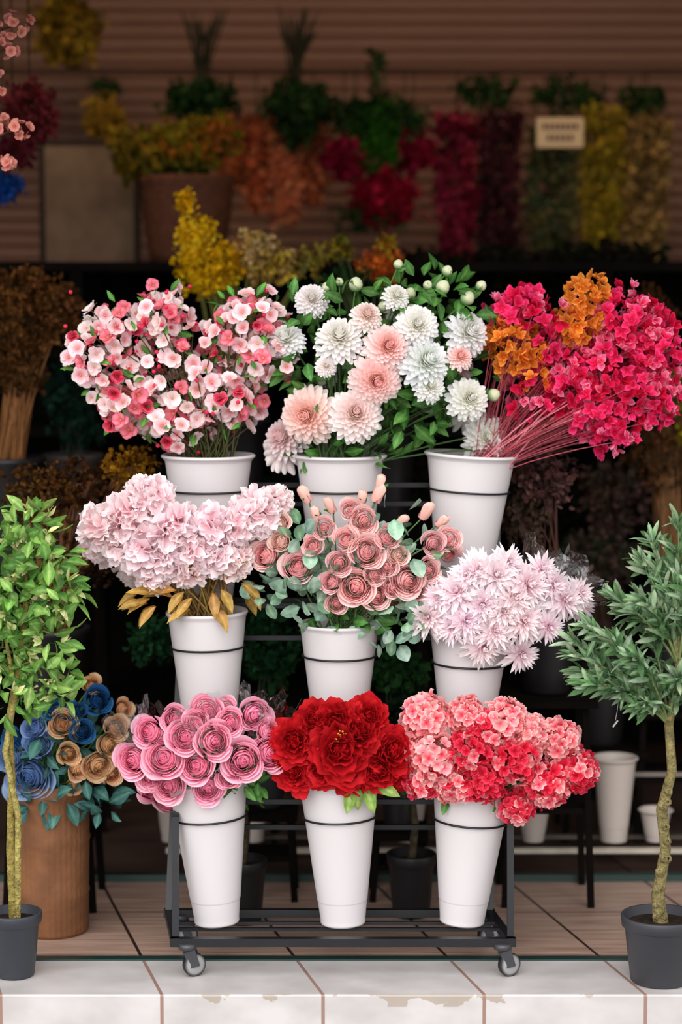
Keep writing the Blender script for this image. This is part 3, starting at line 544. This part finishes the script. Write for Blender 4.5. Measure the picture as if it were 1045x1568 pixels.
# left cherry branch arrangement
g=G(); pb_=[blossom(lin('c84040'),lin('f8c4b0'),lin('f09c90'),lin('c8a050')) for _ in range(3)]
root=W(-70,420,.3)
for cx,cy,rx,ry,n in [(22,38,18,20,10),(8,75,16,14,7),(32,198,14,14,8),(2,190,14,18,7),(10,250,14,12,8),(-40,120,40,80,24)]:
    for p,d in cluster(cx,cy,rx,ry,.3,.05,n): g.add(pick(pb_),align(nrm(d+A(0,-.6,0)),rng.uniform(0,6)),p,S(.3)*9.5,tint(.06,.015))
    g.add(tube(bez(root,W(-50,cy,.3),W(cx,cy,.3),8),.003,lin('4a3020'),5,BARK))
g.add(tube([A(root[0],.3,.0),root],[.014,.006],lin('4a3020'),7,BARK)); g.build('cherry_blossom_branch')
mass('hanging_red_bunch',[(45,175,42,48,140,SP('7a2a30','903840')),(20,230,30,20,40,SP('6a2430'))],1.4,.09,.035,up=3.0)
mass('hanging_blue_bunch',[(5,285,24,20,60,SP('1c4a9a','2458b0'))],1.4,.06,.03,up=3.0)
# rear low rack with small buckets
g=G(); YR=.86
z1=W(900,1302,YR-.08)[2]; z2=W(900,1196,YR)[2]
g.add(beam((-.5,YR-.08,z1),(1.05,YR-.08,z1),.02,.014,lin('b8b0a0'))); g.add(beam((-.5,YR+.08,z1),(1.05,YR+.08,z1),.02,.012,lin('504840'))); g.add(beam((-.5,YR+.09,z2),(1.05,YR+.09,z2),.012,.012,lin('7a7068')))
for x in (-.48,.3,1.03):
    for y in (YR-.08,YR+.09): g.add(beam((x,y,0),(x,y,z2),.016,.016,DK))
g.build('rear_bucket_rack')
for px,top,w in ((942,1160,66),(627,1205,58),(818,1225,52),(388,1190,52),(262,1200,50),(720,1215,55),(1005,1240,48)):
    p=W(px,top,YR-.0); z0=z1+.007; bucket('small_white_bucket',p[0],YR,z0,p[2]-z0,w*S(YR)/2,w*S(YR)/2*.62,col=lin('bcb2aa'))
for px,pyb,Y in ((372,1436,.3),(630,1415,.36)):
    g=G(); x=W(px,pyb,Y)[0]; pot(g,x,Y,0,.17,.062,.05,lin('18181b'))
    g.add(tube([A(x,Y,.14),A(x+.01,Y,.25),A(x,Y,.36)],[.012,.01,.006],lin('4a4030'),7,BARK))
    for k in range(24): leaf_at(g,pick(lf),A(x,Y,.36)+rng.normal(0,.03,3),nrm(rng.normal(0,1,3)+A(0,0,.3)),rng.normal(0,1,3),.05)
    g.build('small_potted_plant')
# ============================================================= shell
def mesh_box(name,lo,hi,mats,fm=None):
    me=bpy.data.meshes.new(name); x0,y0,z0=lo;x1,y1,z1_=hi
    v=[(x,y,z) for z in (z0,z1_) for x,y in ((x0,y0),(x1,y0),(x1,y1),(x0,y1))]
    f=[(0,3,2,1),(4,5,6,7),(0,1,5,4),(1,2,6,5),(2,3,7,6),(3,0,4,7)]
    me.from_pydata(v,[],f); 
    for m in mats: me.materials.append(m)
    ob=bpy.data.objects.new(name,me); bpy.context.scene.collection.objects.link(ob); return ob
def tile_mat(name,ca,cb,grout,streak,rough,period=.384,rows=True,stain=None,gw=.007):
    m,nt,p,out=base_mat(name); N=nt.nodes; L=nt.links
    geo=N.new('ShaderNodeNewGeometry'); sep=N.new('ShaderNodeSeparateXYZ'); L.new(geo.outputs['Position'],sep.inputs[0])
    def mt(op,a,b_=None):
        n=N.new('ShaderNodeMath'); n.operation=op
        for i,v in enumerate((a,b_)):
            if v is None: continue
            if isinstance(v,(int,float)): n.inputs[i].default_value=v
            else: L.new(v,n.inputs[i])
        return n.outputs[0]
    xs=mt('ADD',sep.outputs['X'],mt('MULTIPLY',sep.outputs['Y'],.25))
    u=mt('DIVIDE',mt('ADD',xs,.507+10*period),period); fu=mt('FRACT',u)
    gx=mt('ADD',mt('LESS_THAN',fu,gw/period),mt('GREATER_THAN',fu,1-gw/period*.2))
    gr=gx
    if rows:
        v=mt('FRACT',mt('DIVIDE',mt('ADD',sep.outputs['Y'],10*period),period)); gr=mt('MAXIMUM',gx,mt('LESS_THAN',v,gw/period))
    mp=N.new('ShaderNodeMapping'); mp.inputs['Scale'].default_value=streak; L.new(geo.outputs['Position'],mp.inputs[0])
    no=N.new('ShaderNodeTexNoise'); no.inputs['Scale'].default_value=1; no.inputs['Detail'].default_value=6; L.new(mp.outputs[0],no.inputs['Vector'])
    r=N.new('ShaderNodeValToRGB'); r.color_ramp.elements[0].position=.35; r.color_ramp.elements[1].position=.65
    r.color_ramp.elements[0].color=(*ca,1); r.color_ramp.elements[1].color=(*cb,1); L.new(no.outputs['Fac'],r.inputs[0])
    src=r.outputs[0]
    if stain is not None:
        n2=N.new('ShaderNodeTexNoise'); n2.inputs['Scale'].default_value=9; n2.inputs['Detail'].default_value=8; L.new(geo.outputs['Position'],n2.inputs['Vector'])
        xm=mt('ABSOLUTE',mt('SUBTRACT',sep.outputs['X'],.14))
        edge=mt('MULTIPLY',mt('GREATER_THAN',sep.outputs['Z'],-.03),mt('GREATER_THAN',mt('SUBTRACT',mt('ADD',n2.outputs['Fac'],mt('MULTIPLY',sep.outputs['Z'],4.0)),mt('MULTIPLY',xm,.28)),.44))
        edge=mt('MULTIPLY',edge,mt('LESS_THAN',sep.outputs['Y'],-.306))
        mx=N.new('ShaderNodeMix'); mx.data_type='RGBA'; L.new(mt('MULTIPLY',edge,.7),mx.inputs[0]); L.new(src,mx.inputs[6]); mx.inputs[7].default_value=(*stain,1); src=mx.outputs[2]
    mx=N.new('ShaderNodeMix'); mx.data_type='RGBA'; L.new(gr,mx.inputs[0]); L.new(src,mx.inputs[6]); mx.inputs[7].default_value=(*grout,1)
    L.new(mx.outputs[2],p.inputs['Base Color']); p.inputs['Roughness'].default_value=rough
    return m
def plain(name,c,rough=.8,sc=5,var=.25):
    m,nt,p,out=base_mat(name); N=nt.nodes; L=nt.links
    no=N.new('ShaderNodeTexNoise'); no.inputs['Scale'].default_value=sc; no.inputs['Detail'].default_value=5
    tc=N.new('ShaderNodeTexCoord'); L.new(tc.outputs['Object'],no.inputs['Vector'])
    r=N.new('ShaderNodeValToRGB'); r.color_ramp.elements[0].color=(*(c*(1-var)),1); r.color_ramp.elements[1].color=(*np.clip(c*(1+var),0,1),1); L.new(no.outputs['Fac'],r.inputs[0]); L.new(r.outputs[0],p.inputs['Base Color']); p.inputs['Roughness'].default_value=rough; return m
ft=tile_mat('brown_tile',lin('8e7264'),lin('b09686'),lin('2e1c18'),(4,60,4),.4)
fd=tile_mat('dark_tile',lin('3a2c26'),lin('4c3a32'),lin('1a1412'),(4,60,4),.5)
st=tile_mat('marble_step',lin('aeaaa8'),lin('c2bfbe'),lin('8e7266'),(6,9,9),.35,rows=False,stain=lin('968878'))
mesh_box('floor',(-2.2,-.03,-.2),(2.2,.72,0),[ft]); mesh_box('floor',(-2.2,.72,-.2),(2.2,3.8,0),[fd])
o=mesh_box('step',(-2.2,-.31,-.2),(2.2,-.03,0),[st]); bv=o.modifiers.new('b','BEVEL'); bv.width=.004; bv.segments=2
tm=plain('green_track',lin('16302c'),.4)
mesh_box('trim_1',(-2.2,-.045,0),(2.2,-.015,.004),[tm]); mesh_box('trim_2',(-2.2,.69,0),(2.2,.72,.02),[tm])
mesh_box('ground',(-8,-12,-.3),(8,-.31,-.2),[plain('pavement',lin('8a8886'),.9,8)])
dw=plain('dark_wall',lin('3a2a22'),.9)
mesh_box('wall_left',(-2.3,0,0),(-2.2,3.8,3.0),[dw]); mesh_box('wall_right',(2.2,0,0),(2.3,3.8,3.0),[dw])
mesh_box('ceiling',(-2.3,-.1,3.0),(2.3,3.8,3.1),[dw]); mesh_box('wall_back',(-2.3,3.7,0),(2.3,3.8,3.0),[dw])
mesh_box('wall_front',(-3.5,-.2,2.42),(3.5,-.1,3.6),[plain('facade',lin('b0a498'),.8)])
mesh_box('wall_front',(-3.5,-.2,-.2),(-2.21,-.1,2.42),[plain('facade2',lin('b0a498'),.8)]); mesh_box('wall_front',(2.21,-.2,-.2),(3.5,-.1,2.42),[plain('facade3',lin('b0a498'),.8)])
# roller shutter with real slats
V=[];Fc=[];pit=.052;n=0;z=.0
prof=[]
while z<2.99:
    for dz,dy in ((0,.004),(.004,-.012),(.012,-.022),(.026,-.024),(.038,-.016),(.045,-.002),(.0485,.010)): prof.append((z+dz,dy))
    z+=pit
for zz,dy in prof:
    V.append((-2.18,3.62+dy,zz)); V.append((2.18,3.62+dy,zz))
for i in range(len(prof)-1): Fc.append((2*i,2*i+1,2*i+3,2*i+2))
me=bpy.data.meshes.new('roller_shutter'); me.from_pydata(V,[],Fc); me.materials.append(plain('shutter_paint',lin('b08874'),.6,3,.1)); ob=bpy.data.objects.new('roller_shutter',me); bpy.context.scene.collection.objects.link(ob)
# ============================================================= light, camera
w=bpy.data.worlds.new('World'); bpy.context.scene.world=w; w.use_nodes=True
bg=w.node_tree.nodes['Background']; bg.inputs[0].default_value=(1,.975,.97,1); bg.inputs[1].default_value=1.5
sd=bpy.data.lights.new('overcast_sun','SUN'); sd.energy=2.9; sd.angle=math.radians(70); sd.color=(1,.97,.965); so=bpy.data.objects.new('overcast_sun',sd); bpy.context.scene.collection.objects.link(so)
so.rotation_euler=(math.radians(55),0,math.radians(-14))
for x in (-.9,.9):
    ld=bpy.data.lights.new('ceiling_lamp','AREA'); ld.energy=9; ld.size=.4; ld.color=(1,.72,.5); lo=bpy.data.objects.new('ceiling_lamp',ld); lo.location=(x,1.6,2.95); lo.rotation_euler=(math.radians(52),0,0); bpy.context.scene.collection.objects.link(lo)
cd=bpy.data.cameras.new('cam'); co=bpy.data.objects.new('cam',cd); bpy.context.scene.collection.objects.link(co)
cd.sensor_fit='VERTICAL'; cd.sensor_height=36; cd.sensor_width=24; cd.lens=F/1568*36
co.location=(0,CAMY,CAMZ); co.rotation_euler=(math.pi/2-PITCH,0,0)
cd.dof.use_dof=True; cd.dof.focus_distance=5.5; cd.dof.aperture_fstop=1.25
bpy.context.scene.camera=co
bpy.context.scene.view_settings.view_transform='Standard'
